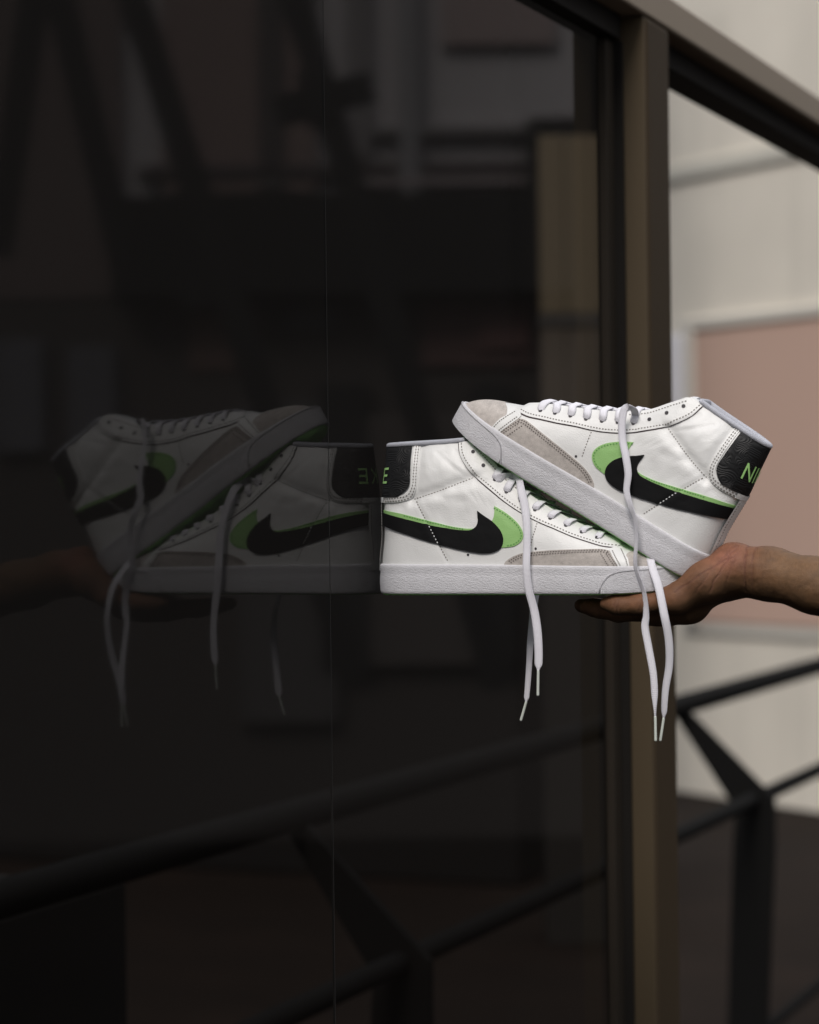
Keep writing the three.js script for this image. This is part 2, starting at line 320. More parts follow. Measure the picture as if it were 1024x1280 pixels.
  const EYE_OUT = smooth([[0.0800, 0.1455], [0.0838, 0.132], [0.0965, 0.1145], [0.111, 0.1010], [0.127, 0.0886], [0.144, 0.0792], [0.160, 0.0727], [0.173, 0.0685], [0.189, 0.0624], [0.205, 0.0570], [0.218, 0.0525], [0.229, 0.0508]]);
  const edgeTop = []; for (let s = 0.2305; s > 0.096; s -= 0.002) edgeTop.push([s, topLine(s) - 0.0004]);
  const EYESTAY = [...EYE_OUT, [0.2315, 0.0545], ...edgeTop, ...smooth([[0.0955, 0.1455], [0.0905, 0.1474], [0.085, 0.1470], [0.0805, 0.1463]]).slice(0, -1)];
  const MUD = path([[0.2335, 0.0245], [0.2245, 0.0463]], [[0.2245, 0.0463], [0.216, 0.0486], [0.1975, 0.0470], [0.1777, 0.0450], [0.1500, 0.0410], [0.1370, 0.0372], [0.1280, 0.0312], [0.1255, 0.0245]]);
  const STRAP = path([[0.2335, 0.0245], [0.2247, 0.0463], [0.2262, 0.0505], [0.2310, 0.0520]], [[0.2330, 0.0515], [0.2385, 0.0405], [0.2412, 0.0350], [0.2432, 0.0245]]);
  const BAND = path([[0.0372, 0.1448], [0.0371, 0.115], [0.0360, 0.1045], [0.0318, 0.0975], [0.0240, 0.0955], [0.0075, 0.0944]], [[0.0075, 0.0892], [0.0260, 0.0898], [0.0368, 0.0935], [0.0415, 0.1025], [0.0427, 0.115], [0.0428, 0.1448]]);
  for (const side of [1, -1]) {
    mesh('swoosh_green', panel(GREEN, 0.0009, side).both, M.green, root, 'green swoosh behind the black one');
    mesh('swoosh', panel(BLACK, 0.0019, side).both, M.black, root, 'black swoosh');
    const eye = panel(EYESTAY, 0.0013, side), em = mesh('eyestay', eye.top, M.leather, root);
    mesh('eyestay_edge', eye.wall, M.edge, em);
    { // the dark raw edge showing below the eyestay
      const P = [], uv = [], idx = [], a = EYE_OUT, b = offsetLine(EYE_OUT, -0.0009); a.forEach((p, i) => { P.push(onSide(p[0], p[1], 0.0013, side), onSide(b[i][0], b[i][1], 0.0002, side)); uv.push(0, 0, 0, 1); if (i) { const k = 2 * i; idx.push(k - 2, k - 1, k, k, k - 1, k + 1); } });
      mesh('edge_line', build(P, idx, uv), M.edge, root);
    }
    mesh('mudguard', panel(MUD, 0.0009, side).both, M.suede, root, 'grey suede side panel');
    mesh('strap', panel(STRAP, 0.0013, side).both, M.leather, root);
    mesh('heel_band', panel(BAND, 0.0011, side).both, M.leather, root);
    // eyelets
    EYELETS.forEach(([s, y]) => {
      const p = new THREE.Vector3(...fix(onSide(s, y, 0.0014, side))), n = new THREE.Vector3(...fix(onSide(s, y, 0.0034, side))).sub(p).normalize();
      const g = new THREE.CylinderGeometry(0.0019, 0.0019, 0.0008, 14); g.applyQuaternion(new THREE.Quaternion().setFromUnitVectors(new THREE.Vector3(0, 1, 0), n)); g.translate(p.x, p.y, p.z);
      mesh('eyelet', g, M.hole, root);
    });
    for (const [s, y] of [[0.0918, 0.0378], [0.1565, 0.0450]]) {
      const p = new THREE.Vector3(...fix(onSide(s, y, 0.0001, side))), n = new THREE.Vector3(...fix(onSide(s, y, 0.002, side))).sub(p).normalize();
      const g = new THREE.CylinderGeometry(0.0012, 0.0012, 0.0008, 10); g.applyQuaternion(new THREE.Quaternion().setFromUnitVectors(new THREE.Vector3(0, 1, 0), n)); g.translate(p.x, p.y, p.z);
      mesh('vent_hole', g, M.hole, root);
    }
    // stitching
    const grey = [], dark = [], white = [], grn = [];
    grey.push(...stitches(smooth(SEAM1), 0.0002, side, 0.0029));
    const s2 = dense(SEAM2, 0.001), inBlack = (p) => insidePoly(p, BLACK);
    grey.push(...stitches(s2.filter((p) => p[1] > 0.0665), 0.0002, side, 0.0029), ...stitches(s2.filter((p) => p[1] < 0.0505), 0.0002, side, 0.0029));
    white.push(...stitches(s2.filter(inBlack), 0.0020, side, 0.0034, 0.0014));
    grey.push(...stitches(SEAMV, 0.0002, side, 0.0029));
    const bandIn = smooth([[0.0389, 0.1445], [0.0388, 0.115], [0.0377, 0.1036], [0.0330, 0.0960], [0.0245, 0.0938], [0.0085, 0.0928]]), bandOut = smooth([[0.0411, 0.1445], [0.0410, 0.115], [0.0399, 0.103], [0.0352, 0.0945], [0.026, 0.0913], [0.0085, 0.0906]]);
    grey.push(...stitches(bandIn, 0.0012, side, 0.0029), ...stitches(bandOut, 0.0012, side, 0.0029));
    grey.push(...stitches(offsetLine(EYE_OUT, 0.0024), 0.0014, side, 0.0029));
    grey.push(...stitches(edgeTop.slice(46).map(([s, y]) => [s - 0.0024, y - 0.0022]), 0.0014, side, 0.0029));
    const mudTop = smooth([[0.2240, 0.0452], [0.216, 0.0470], [0.1975, 0.0454], [0.1777, 0.0434], [0.1505, 0.0395], [0.1382, 0.0358], [0.1300, 0.0305]]);
    dark.push(...stitches(mudTop, 0.0010, side, 0.0026, 0.0012, 0.0010), ...stitches(offsetLine(mudTop, 0.0022), 0.0010, side, 0.0026, 0.0012, 0.0010));
    dark.push(...stitches([[0.2320, 0.0265], [0.2230, 0.0445]], 0.0010, side, 0.0026, 0.0012, 0.001), ...stitches([[0.2295, 0.0265], [0.2210, 0.0440]], 0.0010, side, 0.0026, 0.0012, 0.001), ...stitches([[0.2245, 0.0265], [0.2165, 0.0435]], 0.0010, side, 0.0026, 0.0012, 0.001));
    grey.push(...stitches([[0.2349, 0.0265], [0.2268, 0.0460]], 0.0014, side, 0.0022), ...stitches([[0.2412, 0.0265], [0.2395, 0.034], [0.2368, 0.0405], [0.2325, 0.0495]], 0.0014, side, 0.0022));
    grn.push(...stitches(offsetLine(smooth([[0.1165, 0.0846], [0.1295, 0.0772], [0.1395, 0.0688], [0.1443, 0.0600], [0.1432, 0.0525], [0.1362, 0.0466], [0.128, 0.0446]]), -0.0018), 0.0010, side, 0.0029));
    grn.push(...stitches([[0.030, 0.0762], [0.053, 0.0702], [0.0765, 0.0642], [0.089, 0.0622]], 0.0010, side, 0.0026));
    grey.push(...stitches([[0.0030, 0.032], [0.0055, 0.060], [0.0052, 0.088]], 0.0026, side, 0.0029));
    for (const [g, m] of [[grey, M.threadShade], [dark, M.threadDark], [white, M.threadWhite], [grn, M.threadGreen]]) if (g.length) mesh('stitching', mergeGeometries(g), m, root).userData.kind = 'stuff';
  }
  { // toe cap over both sides
    const sB = spline([[0, 0.2432], [0.3, 0.2415], [0.6, 0.2392], [0.8, 0.2440], [1, 0.2560]]);
    mesh('toe_cap', weld(grid(44, 60, (a, b) => {
      const u = 2 * b - 1, v = Math.sin((1 - Math.abs(u)) * Math.PI / 2), q = lerp(sB(v), 0.2912, 1 - (1 - a) ** 2), T = topLine(q), y = Y0 + v * (T - Y0);
      const w = halfWidth(q, y, true), rise = 0.0007; return [q + rise * sstep(0.7, 1, a), y + rise * v, Math.sign(u || 1) * (w + (Math.abs(u) < 1e-9 ? 0 : rise * (1 - v)))];
    })), M.suede, root, 'grey suede toe cap');
  }
  { // heel tab, strip, collar binding
    const front = (y) => y > 0.111 ? 0.0372 : 0.0372 - 0.0125 * ((0.111 - y) / 0.0165) ** 2.6;
    const wrap = (sf, y, t, off) => { const q = Math.max(1e-7, (sf - heelLine(y)) * t * t), s = unheel(q, y); return onSide(s, y, off, t < 0 ? -1 : 1); };
    const back = (p, t) => { if (Math.abs(t) < 0.02) p[2] = 0; return p; };
    const skin = (y0, y1, sf, off, nj = 30) => weld(mergeGeometries([
      grid(80, nj, (a, b) => { const t = 2 * a - 1, y = lerp(y0, y1, b); return back(wrap(sf(y), y, t, off), t); }, null, (a, b, p) => [p[2] * 1.0 + p[0] * Math.sign(p[2] || 1), p[1]]),
      grid(80, 1, (a, b) => { const t = 2 * a - 1; return back(wrap(sf(y0), y0, t, b < 0.5 ? -0.0004 : off), t); })]));
    const tab = mesh('heel_tab', skin(0.0942, 0.1438, front, 0.0017), M.tab, root, 'black textured heel tab');
    mesh('heel_band', skin(0.0892, 0.0943, () => 0.0095, 0.0028, 6), M.leather, root);
    mesh('heel_strip', skin(0.0225, 0.0893, (y) => heelLine(y) + 0.0026, 0.0025, 20), M.leather, root);
    // lettering across the back of the tab, read from behind
    const strokes = [], A = (a) => { const ph = a / 0.034; return 0.035 * (1 - Math.cos(ph)); };
    const letter = (u0, list) => { for (const [ax, ay, bx, by, w] of list) {
      const n = 10, L = Math.hypot(bx - ax, by - ay), nx = -(by - ay) / L * w / 2, ny = (bx - ax) / L * w / 2;
      const at = (u, y) => { let a = u0 + u - 0.0258; if (flip) a = -a; const yy = 0.1075 + y, s = unheel(Math.max(1e-7, A(Math.abs(a))), yy); const p = onSide(s, yy, 0.0026, a < 0 ? -1 : 1); if (Math.abs(a) < 0.0008) p[2] = a; return p; };
      strokes.push(grid(n, 2, (i, j) => at(lerp(ax, bx, i) + nx * (2 * j - 1), lerp(ay, by, i) + ny * (2 * j - 1))));
    } };
    const H = 0.0155, W = 0.0021, h = H - W / 2, b = W / 2;
    letter(0, [[b, 0, b, H, W], [0.0118, 0, 0.0118, H, W], [b, H - 0.0008, 0.0118, 0.0008, W]]);
    letter(0.0165, [[b, 0, b, H, W]]);
    letter(0.0225, [[b, 0, b, H, W], [b, H * 0.40, 0.0108, H - 0.0004, W], [0.0036, H * 0.52, 0.0112, 0.0004, W]]);
    letter(0.0392, [[b, 0, b, H, W], [b, h, 0.0105, h, W], [b, H / 2, 0.0095, H / 2, W], [b, b, 0.0105, b, W]]);
    mesh('lettering', mergeGeometries(strokes), M.letter, tab, 'green lettering reading NIKE');
    const c = []; for (let k = -40; k <= 40; k++) { const t = k / 40, q = 0.080 * t * t, y = topLine(q), s = unheel(q, y); c.push(new THREE.Vector3(...fix([s + 0.0006, y + 0.0012, Math.sign(k) * (halfWidth(s, y, true) + 0.0002)]))); }
    for (const z of [0.008, 0.003, -0.003, -0.008]) c.push(new THREE.Vector3(...fix([0.0835, topLine(0.0835) + 0.0016, z])));
    const tube = new THREE.TubeGeometry(new THREE.CatmullRomCurve3(c, true), 150, 0.0027, 8, true);
    mesh('collar_binding', tube, M.binding, root);
  }
  root.userData.fix = undefined; delete root.userData.fix;
  return { root, fix, onSide };
}
function insidePoly([x, y], poly) { let c = false; for (let i = 0, j = poly.length - 1; i < poly.length; j = i++) { const [xi, yi] = poly[i], [xj, yj] = poly[j]; if ((yi > y) !== (yj > y) && x < (xj - xi) * (y - yi) / (yj - yi) + xi) c = !c; } return c; }
const EYELETS = [[0.0945, 0.1369], [0.1045, 0.1235], [0.1155, 0.1099], [0.1268, 0.0988], [0.1405, 0.0918], [0.1541, 0.0850], [0.1685, 0.0787], [0.1830, 0.0733], [0.1975, 0.0676], [0.2115, 0.0622]];

const lower = makeShoe('sneaker', 'white mid top sneaker lying level, underneath, heel against the dark glass', false, true);
lower.root.position.set(0.0015, 1.4172, -0.007);
lower.root.rotation.y = THREE.MathUtils.degToRad(6);
const upper = makeShoe('sneaker', 'white mid top sneaker tilted toe up across the other one, heel resting on the palm', true, false);
upper.root.position.set(0.3165, 1.427, -0.035);
upper.root.rotation.z = THREE.MathUtils.degToRad(-32);
for (const o of [lower, upper]) o.root.updateMatrixWorld(true);

// ---- laces: flat ribbons
function ribbon(pts, width, thick, dirs) { // pts and width directions in the same space
  const c = new THREE.CatmullRomCurve3(pts.map((p) => new THREE.Vector3(...p)), false, 'centripetal'), n = Math.max(12, pts.length * 9), P = [], uv = [], idx = [];
  const prof = []; for (let k = 0; k < 10; k++) { const a = 2 * Math.PI * k / 10, cx = Math.cos(a), sy = Math.sin(a); prof.push([Math.sign(cx) * Math.abs(cx) ** 0.45, Math.sign(sy) * Math.abs(sy) ** 0.7]); }
  for (let i = 0; i <= n; i++) {
    const t = i / n, p = c.getPoint(t), T = c.getTangent(t), f = t * (dirs.length - 1), k = Math.min(dirs.length - 2, Math.floor(f));
    const D = new THREE.Vector3(...dirs[k]).lerp(new THREE.Vector3(...dirs[k + 1]), f - k); D.addScaledVector(T, -D.dot(T)).normalize(); const N = T.clone().cross(D);
    const w = (typeof width === 'function' ? width(t) : width) / 2;
    prof.forEach(([a, b], j) => { P.push(p.x + D.x * a * w + N.x * b * thick / 2, p.y + D.y * a * w + N.y * b * thick / 2, p.z + D.z * a * w + N.z * b * thick / 2); uv.push(t * c.getLength(), j * 0.002); });
  }
  for (let i = 0; i < n; i++) for (let j = 0; j < 10; j++) { const a = i * 10 + j, b = i * 10 + (j + 1) % 10; idx.push(a, b, a + 10, b, b + 10, a + 10); }
  for (const [base, s] of [[0, 1], [n * 10, -1]]) for (let j = 1; j < 9; j++) s > 0 ? idx.push(base, base + j + 1, base + j) : idx.push(base, base + j, base + j + 1);
  return geometry(P, idx, uv);
}
function rod(a, b, r) { const A = new THREE.Vector3(...a), B = new THREE.Vector3(...b), g = new THREE.CapsuleGeometry(r, A.distanceTo(B), 4, 8); g.applyQuaternion(new THREE.Quaternion().setFromUnitVectors(new THREE.Vector3(0, 1, 0), B.clone().sub(A).normalize())); g.translate((A.x + B.x) / 2, (A.y + B.y) / 2, (A.z + B.z) / 2); return g; }
function lace(shoe, first, hanging) {
  const out = [], inv = shoe.root.matrixWorld.clone().invert(), F = (p) => shoe.fix(p), dirS = [shoe.root === upper.root ? -1 : 1, 0, 0];
  for (let k = first; k < 10; k++) for (const side of [1, -1]) {
    const [s, y] = EYELETS[k], [s1, y1] = EYELETS[Math.min(9, k + 1)], k2 = k === 9 ? s + 0.006 : s1;
    const a = onSide(s, y, 0.0010, side), b = onSide(s + 0.0012, y + 0.0035, 0.0034, side), sm = lerp(s, k2, 0.30), e = onSide(sm, topLine(sm) - 0.001, 0.003, side), m = lerp(s, k2, 0.6);
    const dip = shoe.root === upper.root ? 0 : 0.0042, g0 = [sm + 0.0015, topLine(sm) + 0.0032 - dip * 0.6, side * 0.013], g1 = [m, topLine(m) + (side > 0 ? 0.0050 : 0.0036) - dip, 0], far = lerp(s, k2, 0.85), g2 = [far, topLine(far) + 0.0015 - dip * 0.6, -side * 0.014];
    out.push(ribbon([a, b, e, g0, g1, g2].map(F), (t) => 0.0034 + 0.0040 * sstep(0, 0.07, t), 0.0013, [[dirS[0], 0, 0], [dirS[0], -0.25, 0], [dirS[0], -0.35, 0]]));
  }
  const ends = [];
  for (const h of hanging) {
    const L = h.pts.map((p) => new THREE.Vector3(...p).applyMatrix4(inv).toArray()), D = h.dirs.map((d) => new THREE.Vector3(...d).transformDirection(inv).toArray());
    out.push(ribbon(L, (t) => h.width * (1 - 0.72 * sstep(0.965, 1, t)) * (t < 0.05 ? 0.7 + 6 * t : 1), 0.0012, D));
    ends.push(rod(L[L.length - 1], new THREE.Vector3(...h.tip).applyMatrix4(inv).toArray(), 0.00135));
  }
  const m = mesh('lace', mergeGeometries(out), M.lace, shoe.root);
  for (const e of ends) mesh('aglet', e, M.aglet, m);
}
const W3 = (shoe, p) => new THREE.Vector3(...shoe.fix(p)).applyMatrix4(shoe.root.matrixWorld).toArray();
{
  const e4 = W3(upper, onSide(EYELETS[3][0], EYELETS[3][1], 0.0012, 1)), e4b = W3(upper, onSide(EYELETS[3][0] + 0.002, EYELETS[3][1] + 0.006, 0.004, 1));
  lace(upper, 3, [
    { width: 0.0072, tip: [0.2850, 1.2803, 0.009], dirs: [[1, 0, 0], [1, 0, -0.2], [1, 0, -0.5], [0.9, 0, 0.2], [0.7, 0, 0.8], [0.7, 0, 0.7], [1, 0, -0.3], [0.9, 0, 0.3]],
      pts: [e4, e4b, [0.2640, 1.5925, 0.0035], [0.2585, 1.5925, 0.0055], [0.2556, 1.583, 0.0070], [0.2556, 1.5634, 0.0075], [0.2592, 1.5457, 0.0085], [0.2612, 1.5299, 0.009], [0.2597, 1.5141, 0.0095], [0.2642, 1.5005, 0.0125], [0.2688, 1.4873, 0.0135], [0.2702, 1.4706, 0.0135], [0.2686, 1.4444, 0.013], [0.2765, 1.4184, 0.012], [0.2778, 1.3968, 0.011], [0.2766, 1.3873, 0.011], [0.2798, 1.3658, 0.010], [0.2839, 1.3398, 0.0095], [0.2849, 1.3018, 0.009]] },
    { width: 0.0077, tip: [0.2857, 1.2792, -0.004], dirs: [[1, 0, 0], [1, 0, 0.2], [1, 0, -0.3], [1, 0, 0.1], [0.9, 0, 0.5]],
      pts: [[0.2700, 1.4640, -0.020], [0.2755, 1.4560, -0.009], [0.2820, 1.4425, 0.0035], [0.2905, 1.4249, 0.0125], [0.2965, 1.3987, 0.0150], [0.2992, 1.3751, 0.0100], [0.2978, 1.3511, 0.0045], [0.2925, 1.3272, 0.0000], [0.2892, 1.2996, -0.0040]] }]);
  const l3 = W3(lower, onSide(EYELETS[2][0], EYELETS[2][1], 0.0012, 1)), l3b = W3(lower, onSide(EYELETS[2][0] + 0.006, EYELETS[2][1] + 0.0015, 0.004, 1));
  lace(lower, 2, [
    { width: 0.0082, tip: [0.1712, 1.3213, 0.0165], dirs: [[0.3, 1, 0], [0.4, 0.8, 0.3], [1, 0.2, 0], [1, 0, 0.2], [1, 0, 0.1], [1, 0, -0.2], [1, 0, 0.1]],
      pts: [l3, l3b, [0.1400, 1.5305, -0.004], [0.1490, 1.5285, 0.003], [0.1545, 1.5169, 0.0105], [0.1596, 1.5004, 0.0145], [0.1628, 1.4826, 0.0185], [0.1637, 1.46, 0.0215], [0.1639, 1.4443, 0.0240], [0.1656, 1.4231, 0.0235], [0.1701, 1.4023, 0.021], [0.1726, 1.3817, 0.0195], [0.1730, 1.3605, 0.018], [0.172, 1.3438, 0.017]] },
    { width: 0.0074, tip: [0.1290, 1.2907, -0.052], dirs: [[0.2, 0, 1], [1, 0, -0.6], [1, 0, -0.4], [1, 0, 0.3], [0.9, 0, 0.5]],
      pts: [[0.1330, 1.507, -0.052], [0.1370, 1.490, -0.072], [0.1400, 1.455, -0.081], [0.1405, 1.430, -0.080], [0.1400, 1.4105, -0.066], [0.1410, 1.3887, -0.056], [0.1398, 1.3672, -0.052], [0.1382, 1.3459, -0.052], [0.1363, 1.3241, -0.052], [0.1345, 1.3081, -0.052]] }]);
}

// ------------------------------------------------------------------ the hand and forearm
{
  const bones = []; // [a, b, ra, rb]
  const B = (a, b, ra, rb) => bones.push([a, b, ra, rb]);
  const chain = (pts, rs) => { for (let i = 0; i < pts.length - 1; i++) B(pts[i], pts[i + 1], rs[i], rs[i + 1]); };
  // forearm: two bones side by side give it an oval section
  for (const z of [-0.012, 0.012]) chain([[0.860, 1.330, -0.050 + z], [0.640, 1.385, -0.046 + z * 1.3], [0.500, 1.4095, -0.042 + z * 1.2], [0.430, 1.4235, -0.040 + z], [0.382, 1.4352, -0.040 + z], [0.352, 1.4370, -0.041 + z]], [0.043, 0.038, 0.0285, 0.0232, 0.0216, 0.0205]);
  const palm = [[[0.352, 1.437, -0.026], [0.272, 1.4000, -0.032], 0.0165, 0.0115], [[0.352, 1.436, -0.036], [0.264, 1.3985, -0.051], 0.017, 0.0115], [[0.352, 1.435, -0.047], [0.268, 1.3985, -0.069], 0.017, 0.011], [[0.352, 1.434, -0.057], [0.279, 1.4000, -0.085], 0.018, 0.010]];
  for (const p of palm) B(...p);
  B([0.305, 1.4055, -0.045], [0.292, 1.4005, -0.055], 0.0165, 0.0135);                              // back of the hand
  B([0.304, 1.4050, -0.034], [0.286, 1.4000, -0.034], 0.0155, 0.0125);
  chain([[0.352, 1.4430, -0.022], [0.328, 1.4275, -0.011], [0.302, 1.4125, -0.004]], [0.0165, 0.0155, 0.0115]);  // ball of the thumb
  B([0.349, 1.4455, -0.040], [0.330, 1.4320, -0.050], 0.0155, 0.012);                              // heel of the hand
  const thumb = [[0.302, 1.4120, -0.004], [0.268, 1.4068, 0.001], [0.2475, 1.4066, 0.0025], [0.2350, 1.4078, 0.002]];
  chain(thumb, [0.0106, 0.0074, 0.0068, 0.0052]);
  chain([[0.272, 1.4000, -0.032], [0.238, 1.3980, -0.030], [0.219, 1.4010, -0.029], [0.2060, 1.4035, -0.029]], [0.0105, 0.0092, 0.0085, 0.0068]);
  chain([[0.264, 1.3985, -0.051], [0.228, 1.3985, -0.051], [0.207, 1.4015, -0.051], [0.1930, 1.4035, -0.051]], [0.0105, 0.0092, 0.0085, 0.0068]);
  chain([[0.268, 1.3985, -0.069], [0.235, 1.3990, -0.071], [0.214, 1.4015, -0.072], [0.2000, 1.4035, -0.073]], [0.0100, 0.0088, 0.0082, 0.0066]);
  chain([[0.279, 1.4000, -0.085], [0.252, 1.3995, -0.090], [0.236, 1.4020, -0.092], [0.2250, 1.4038, -0.093]], [0.0090, 0.0078, 0.0072, 0.0060]);
  const nFinger = 12; const first = bones.length - nFinger;
  const cap = (p, [a, b, ra, rb]) => { const dx = b[0] - a[0], dy = b[1] - a[1], dz = b[2] - a[2], t = clamp(((p[0] - a[0]) * dx + (p[1] - a[1]) * dy + (p[2] - a[2]) * dz) / (dx * dx + dy * dy + dz * dz), 0, 1); return Math.hypot(p[0] - a[0] - dx * t, p[1] - a[1] - dy * t, p[2] - a[2] - dz * t) - lerp(ra, rb, t); };
  const smin = (a, b, k) => { const h = Math.max(k - Math.abs(a - b), 0) / k; return Math.min(a, b) - h * h * k * 0.25; };
  // creases at the wrist and over the ball of the thumb
  const crease = (x, y, z) => { // lines at the wrist, across the heel of the hand and along the ball of the thumb
    const wob = 0.0012 * noise3(x * 60, y * 120, z * 120); let m = 0;
    const l = (d, w, k) => { m = Math.max(m, k * Math.exp(-((d / w) ** 2))); };
    if (y > 1.418 && x > 0.30 && x < 0.40) {
      l(x - 0.3665 - 0.10 * (z + 0.03) + wob, 0.0010, 1); l(x - 0.3745 - 0.06 * (z + 0.03) - wob, 0.0009, 0.7);
      if (z > -0.02) { l((x - 0.3480) - 0.55 * (y - 1.44) + wob * 1.5, 0.0009, 0.8); l((x - 0.3405) - 0.75 * (y - 1.44) - wob * 1.5, 0.0008, 0.55); l((x - 0.3560) - 0.35 * (y - 1.44) + wob, 0.0008, 0.5); l((y - 1.4445) - 0.62 * (x - 0.345) + wob * 2, 0.0010, 0.9 * sstep(0.365, 0.355, x)); }
    }
    if (x < 0.29) { l(x - 0.2480 + 0.2 * (y - 1.405), 0.0007, 0.6); l(x - 0.2510 + 0.2 * (y - 1.405), 0.0007, 0.5); l(x - 0.2720 - 0.5 * (y - 1.405), 0.0009, 0.5); l(x - 0.2215, 0.0008, 0.5); }
    return m;
  };
  const field = (x, y, z) => {
    const p = [x, y, z]; let d = 1, k;
    for (let i = 0; i < first; i++) d = smin(d, cap(p, bones[i]), 0.014);
    let f = [1, 1, 1, 1]; for (let i = first; i < bones.length; i++) { k = Math.floor((i - first) / 3); f[k] = smin(f[k], cap(p, bones[i]), 0.003); }
    // fingers keep apart from one another and grow out of the palm
    let ff = Math.min(...f); d = smin(d, ff, x > 0.262 ? 0.012 : 0.0025);
    if (Math.abs(d) < 0.006) d += 0.0006 * crease(x, y, z);
    d += 0.0005 * fbm(x * 110, y * 110, z * 110) + 0.0009 * fbm(x * 34, y * 34, z * 34);
    return d;
  };
  function surfaceNet(x0, x1, y0, y1, z0, z1, h) {
    const nx = Math.ceil((x1 - x0) / h) + 1, ny = Math.ceil((y1 - y0) / h) + 1, nz = Math.ceil((z1 - z0) / h) + 1, v = new Float32Array(nx * ny * nz), at = (i, j, k) => (i * ny + j) * nz + k;
    const S = 6; for (let i = 0; i < nx; i += S) for (let j = 0; j < ny; j += S) for (let k = 0; k < nz; k += S) {
      const c = field(x0 + (i + S / 2) * h, y0 + (j + S / 2) * h, z0 + (k + S / 2) * h), far = Math.abs(c) > S * h * 1.6;
      for (let a = i; a < Math.min(nx, i + S); a++) for (let b = j; b < Math.min(ny, j + S); b++) for (let e = k; e < Math.min(nz, k + S); e++) v[at(a, b, e)] = far ? c : field(x0 + a * h, y0 + b * h, z0 + e * h);
    }
    const id = new Int32Array(nx * ny * nz).fill(-1), P = [], idx = [];
    for (let i = 0; i < nx - 1; i++) for (let j = 0; j < ny - 1; j++) for (let k = 0; k < nz - 1; k++) {
      let n = 0, sx = 0, sy = 0, sz = 0;
      const c = (a, b) => { const [ai, aj, ak] = a, [bi, bj, bk] = b, va = v[at(i + ai, j + aj, k + ak)], vb = v[at(i + bi, j + bj, k + bk)]; if ((va < 0) === (vb < 0)) return; const t = va / (va - vb); n++; sx += ai + (bi - ai) * t; sy += aj + (bj - aj) * t; sz += ak + (bk - ak) * t; };
      for (const a of [0, 1]) for (const b of [0, 1]) { c([0, a, b], [1, a, b]); c([a, 0, b], [a, 1, b]); c([a, b, 0], [a, b, 1]); }
      if (n) { id[at(i, j, k)] = P.length / 3; P.push(x0 + (i + sx / n) * h, y0 + (j + sy / n) * h, z0 + (k + sz / n) * h); }
    }
    const quad = (a, b, c, d, f) => { if (a < 0 || b < 0 || c < 0 || d < 0) return; f ? idx.push(a, b, c, a, c, d) : idx.push(a, c, b, a, d, c); };
    for (let i = 1; i < nx - 1; i++) for (let j = 1; j < ny - 1; j++) for (let k = 1; k < nz - 1; k++) {
      const s = v[at(i, j, k)] < 0;
      if (s !== v[at(i + 1, j, k)] < 0) quad(id[at(i, j - 1, k - 1)], id[at(i, j, k - 1)], id[at(i, j, k)], id[at(i, j - 1, k)], s);
      if (s !== v[at(i, j + 1, k)] < 0) quad(id[at(i - 1, j, k - 1)], id[at(i - 1, j, k)], id[at(i, j, k)], id[at(i, j, k - 1)], s);
      if (s !== v[at(i, j, k + 1)] < 0) quad(id[at(i - 1, j - 1, k)], id[at(i, j - 1, k)], id[at(i, j, k)], id[at(i - 1, j, k)], s);
    }
    const N = [], col = [], uv = [], e = 0.0008;
    for (let i = 0; i < P.length; i += 3) {
      const [x, y, z] = [P[i], P[i + 1], P[i + 2]], g = new THREE.Vector3(field(x + e, y, z) - field(x - e, y, z), field(x, y + e, z) - field(x, y - e, z), field(x, y, z + e) - field(x, y, z - e)).normalize();
      N.push(g.x, g.y, g.z); uv.push(x, y + z);
      // the palm side is paler and pinker than the back of the hand and the arm; underside shade is painted in too
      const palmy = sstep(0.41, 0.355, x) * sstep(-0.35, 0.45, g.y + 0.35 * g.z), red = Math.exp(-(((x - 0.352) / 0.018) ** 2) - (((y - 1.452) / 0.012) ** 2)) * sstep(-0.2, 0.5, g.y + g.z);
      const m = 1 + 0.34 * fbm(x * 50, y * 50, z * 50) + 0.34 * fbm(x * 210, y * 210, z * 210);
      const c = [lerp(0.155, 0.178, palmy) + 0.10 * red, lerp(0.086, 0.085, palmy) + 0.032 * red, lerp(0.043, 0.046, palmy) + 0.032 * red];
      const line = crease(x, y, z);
      const back = lerp(0.48, 1, sstep(-0.75, 0.25, g.y + 0.25 * g.z)), q = m * 0.85 * back * (1 - 0.27 * line); col.push(c[0] * q * 1.03, c[1] * q * (0.97 - 0.1 * line), c[2] * q * 0.86);  // skin facing down is darkened, its shade put into the colour
    }
    const g = new THREE.BufferGeometry(); g.setAttribute('position', new THREE.Float32BufferAttribute(P, 3)); g.setAttribute('normal', new THREE.Float32BufferAttribute(N, 3)); g.setAttribute('color', new THREE.Float32BufferAttribute(col, 3)); g.setAttribute('uv', new THREE.Float32BufferAttribute(uv, 2)); g.setIndex(idx); return g;
  }
  const skinTex = tex(256, tile((u, v) => { const c = 1 - Math.abs(noise3(u * 30, v * 30, 4)) * 2.2; return 0.5 + 0.30 * noise3(u * 60, v * 60, 6) - 0.30 * Math.max(0, c - 0.55); }), 30);
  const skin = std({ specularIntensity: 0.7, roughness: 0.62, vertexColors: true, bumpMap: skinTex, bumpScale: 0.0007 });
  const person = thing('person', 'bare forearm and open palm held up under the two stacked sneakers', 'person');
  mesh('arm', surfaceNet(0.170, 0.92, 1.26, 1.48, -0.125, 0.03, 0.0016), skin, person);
  const nail = new THREE.SphereGeometry(1, 16, 10); nail.scale(0.0054, 0.0036, 0.0012); nail.rotateX(-0.25); nail.translate(0.2385, 1.4078, 0.0072);
  mesh('fingernail', nail, std({ color: [0.24, 0.15, 0.105], roughness: 0.35 }), person);
}

